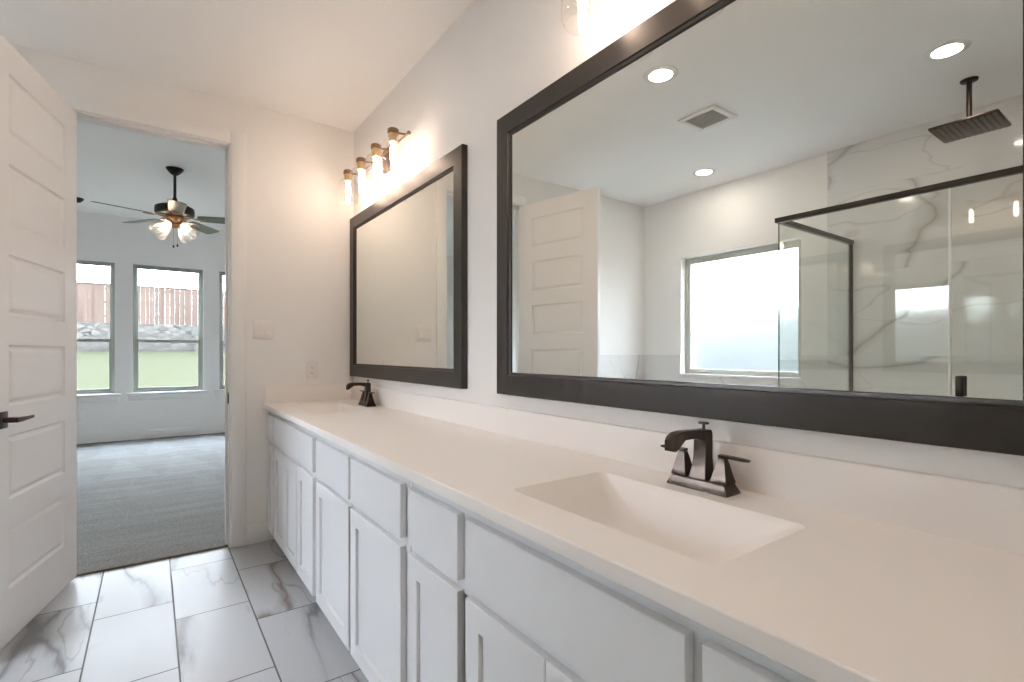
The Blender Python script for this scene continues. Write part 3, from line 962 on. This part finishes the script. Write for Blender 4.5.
# rain shower head
RX, RY, RZ = -1.471, .785, 2.425
sh = thing('rain_shower_head', 'dark bronze square rain shower head hanging from the ceiling', 'shower head', (RX, RY, CE))
MB().lathe([(.0, CE - .014), (.030, CE - .014), (.038, CE - .010), (.040, CE - .001), (0, CE - .001)], (RX, RY, 0), 28).build('flange', M['bronze'], sh)
MB().tube([(RX, RY, CE - .012), (RX, RY, RZ + .012)], .0125, 18).lathe([(.018, RZ + .012), (.020, RZ + .016), (.020, RZ + .026), (.014, RZ + .030)], (RX, RY, 0), 18).build('arm', M['bronze'], sh)
HS = .145
hd = MB().box(RX - HS, RX + HS, RY - HS, RY + HS, RZ - .002, RZ + .012, .003)
ho = hd.build('head_plate', M['bronze'], sh)
st = MB()
for k in range(11):
    yy = RY - HS + .018 + (2 * HS - .036) * k / 10
    st.box(RX - HS + .006, RX + HS - .006, yy - .0095, yy + .0095, RZ - .006, RZ - .001, .001)
lab(st.build('nozzle_strips', M['headgrey'], ho), 'grey brown spray strips')

# shower enclosure
SXG, SYG, SZT, SYD = -.879, 1.535, 1.965, .728
en = thing('shower_enclosure', 'frameless glass shower enclosure with dark bronze header, seen in the mirror', 'shower', (SXG, .7, 0))
MB().box(SXG - .018, SXG + .018, -.098, SYG + .018, SZT, SZT + .029, .003).build('header_bar', M['black'], en)
MB().box(XL + .011, SXG - .019, SYG - .018, SYG + .018, SZT, SZT + .029, .003).build('return_bar', M['black'], en)
MB().box(XL + .011, XL + .030, SYG - .012, SYG + .012, .101, SZT, .002).build('wall_channel', M['black'], en)
MB().box(SXG - .06, SXG + .06, -.098, SYG + .06, 0, .1, .004).box(XL + .011, SXG - .06, SYG - .06, SYG + .06, 0, .1, .004).build('curb', M['walltile'], en)
gt = .005
def pane_box(name, x0, x1, y0, y1, edges, label=None):
    o = MB().box(x0, x1, y0, y1, .103, SZT - .001).build(name, M['shower_glass'], en, smooth=0)
    if label: lab(o, label)
    for e_ in edges:
        lab(MB().box(*e_, .103, SZT - .002).build('polished_edge', M['glass_edge'], o, smooth=0), 'green grey polished glass edge')
    return o
pane_box('fixed_panel', SXG - gt, SXG + gt, SYD + .004, SYG, [(SXG - gt - .0004, SXG + gt + .0004, SYG - .0005, SYG + .0015)], 'clear fixed glass panel')
pane_box('return_panel', XL + .030, SXG - gt - .001, SYG - gt, SYG + gt, [], 'clear glass return panel')
dp = pane_box('glass_door', SXG - gt, SXG + gt, -.02, SYD - .002, [(SXG - gt - .0004, SXG + gt + .0004, SYD - .0025, SYD - .0015)], 'clear glass shower door')
lab(MB().box(SXG - gt - .001, SXG + gt + .001, SYD - .0035, SYD + .0055, .105, SZT - .004, .001).build('door_seal', M['seal'], en), 'pale clear door seal strip')
for sg in (-1, 1):
    x0 = SXG + sg * gt
    lab(MB().box(min(x0, x0 + sg * .028), max(x0, x0 + sg * .020), .672, .706, .968, 1.066, .006).build('pull_handle', M['black'], dp), 'dark metal pull')

# ------------------------------------------------------------------ ceiling fan in the bedroom
FX, FY = .184, 5.93
fan = thing('ceiling_fan', 'dark five blade ceiling fan with lit glass shades in the bedroom', 'fan', (FX, FY, BCE))
MB().lathe([(.0, BCE - .062), (.026, BCE - .062), (.042, BCE - .048), (.070, BCE - .016), (.075, BCE - .001), (0, BCE - .001)], (FX, FY, 0), 28).build('canopy', M['fanmetal'], fan)
MB().tube([(FX, FY, BCE - .06), (FX, FY, 2.62)], .0125, 18).lathe([(.014, 2.70), (.026, 2.665), (.026, 2.63), (.014, 2.60)], (FX, FY, 0), 18).build('downrod', M['fanmetal'], fan)
MB().lathe([(.0, 2.625), (.05, 2.625), (.130, 2.612), (.162, 2.595), (.166, 2.575), (.166, 2.535), (.155, 2.522), (.10, 2.515), (0, 2.515)], (FX, FY, 0), 36).build('motor_housing', M['fanmetal'], fan)
ZBL = 2.503
for k in range(5):
    a = R(54 + 72 * k)
    rot = Matrix.Translation((FX, FY, ZBL)) @ Matrix.Rotation(a, 4, 'Z')
    bl = MB()
    tilt = R(-12)
    secs = []
    for rr, hw in ((.20, .040), (.215, .055), (.26, .060), (.40, .066), (.54, .072), (.61, .073), (.632, .066), (.642, .045)):
        secs.append([(rr, s_ * hw * math.cos(tilt), s_ * hw * math.sin(tilt) + t_) for s_, t_ in ((-1, -.003), (1, -.003), (1, .003), (-1, .003))])
    bl.rings(secs).xform(rot)
    bo = bl.build('blade', M['blade'], fan, smooth=30)
    ir = MB()
    ir.rings([[(rr, s_ * hw, z_ + t_) for s_, t_ in ((-1, -.003), (1, -.003), (1, .003), (-1, .003))] for rr, hw, z_ in ((.09, .022, .010), (.14, .018, .004), (.18, .020, -.008), (.22, .034, -.008), (.26, .022, -.008))]).xform(rot)
    ir.build('blade_iron', M['fanbrown'], bo)
MB().lathe([(.0, 2.516), (.075, 2.516), (.080, 2.500), (.070, 2.470), (.055, 2.445), (.060, 2.425), (.045, 2.405), (.015, 2.395), (0, 2.394)], (FX, FY, 0), 30).build('light_kit', M['fanbrown'], fan)
for k in range(4):
    a = R(50 + 90 * k)
    tl = Matrix.Rotation(a, 4, 'Z') @ Matrix.Rotation(R(-58), 4, 'Y')
    c = Vector((FX, FY, 2.435)) + Matrix.Rotation(a, 3, 'Z') @ Vector((.060, 0, 0))
    MB().lathe([(.0, .01), (.020, .01), (.022, -.02), (.018, -.03), (0, -.03)], c, 18, tl).build('socket', M['fanbrown'], fan)
    so = MB().lathe([(.022, -.018), (.032, -.035), (.048, -.06), (.066, -.095), (.080, -.130), (.084, -.150)], c, 28, tl, False, False).build('glass_shade', M['fanshade'], fan, smooth=60)
    lab(so, 'lit flared glass shade')
    lab(MB().lathe([(.0, -.03), (.012, -.035), (.022, -.06), (.026, -.08), (.020, -.10), (0, -.108)], c, 16, tl).build('bulb', M['fanbulb'], so, smooth=60), 'lit bulb')
for dx, dy, zb in ((-.012, -.02, 2.225), (.020, -.02, 2.238)):
    ch = MB().tube([(FX + dx, FY + dy, 2.40), (FX + dx, FY + dy, zb)], .0009, 6)
    ch.lathe([(.0, zb + .004), (.005, zb), (.008, zb - .012), (.008, zb - .022), (0, zb - .030)], (FX + dx, FY + dy, 0), 12)
    ch.build('pull_chain', M['fanmetal'], fan)

# small dark fitting on the bedroom ceiling, cut by the door edge
o = thing('ceiling_fitting', 'small dark fitting on the bedroom ceiling beside the open door edge', 'fitting', (-.70, 7.72, BCE))
MB().lathe([(.0, BCE - .05), (.02, BCE - .05), (.05, BCE - .02), (.055, BCE - .001), (0, BCE - .001)], (-.70, 7.72, 0), 20).build('fitting_body', M['fanmetal'], o)
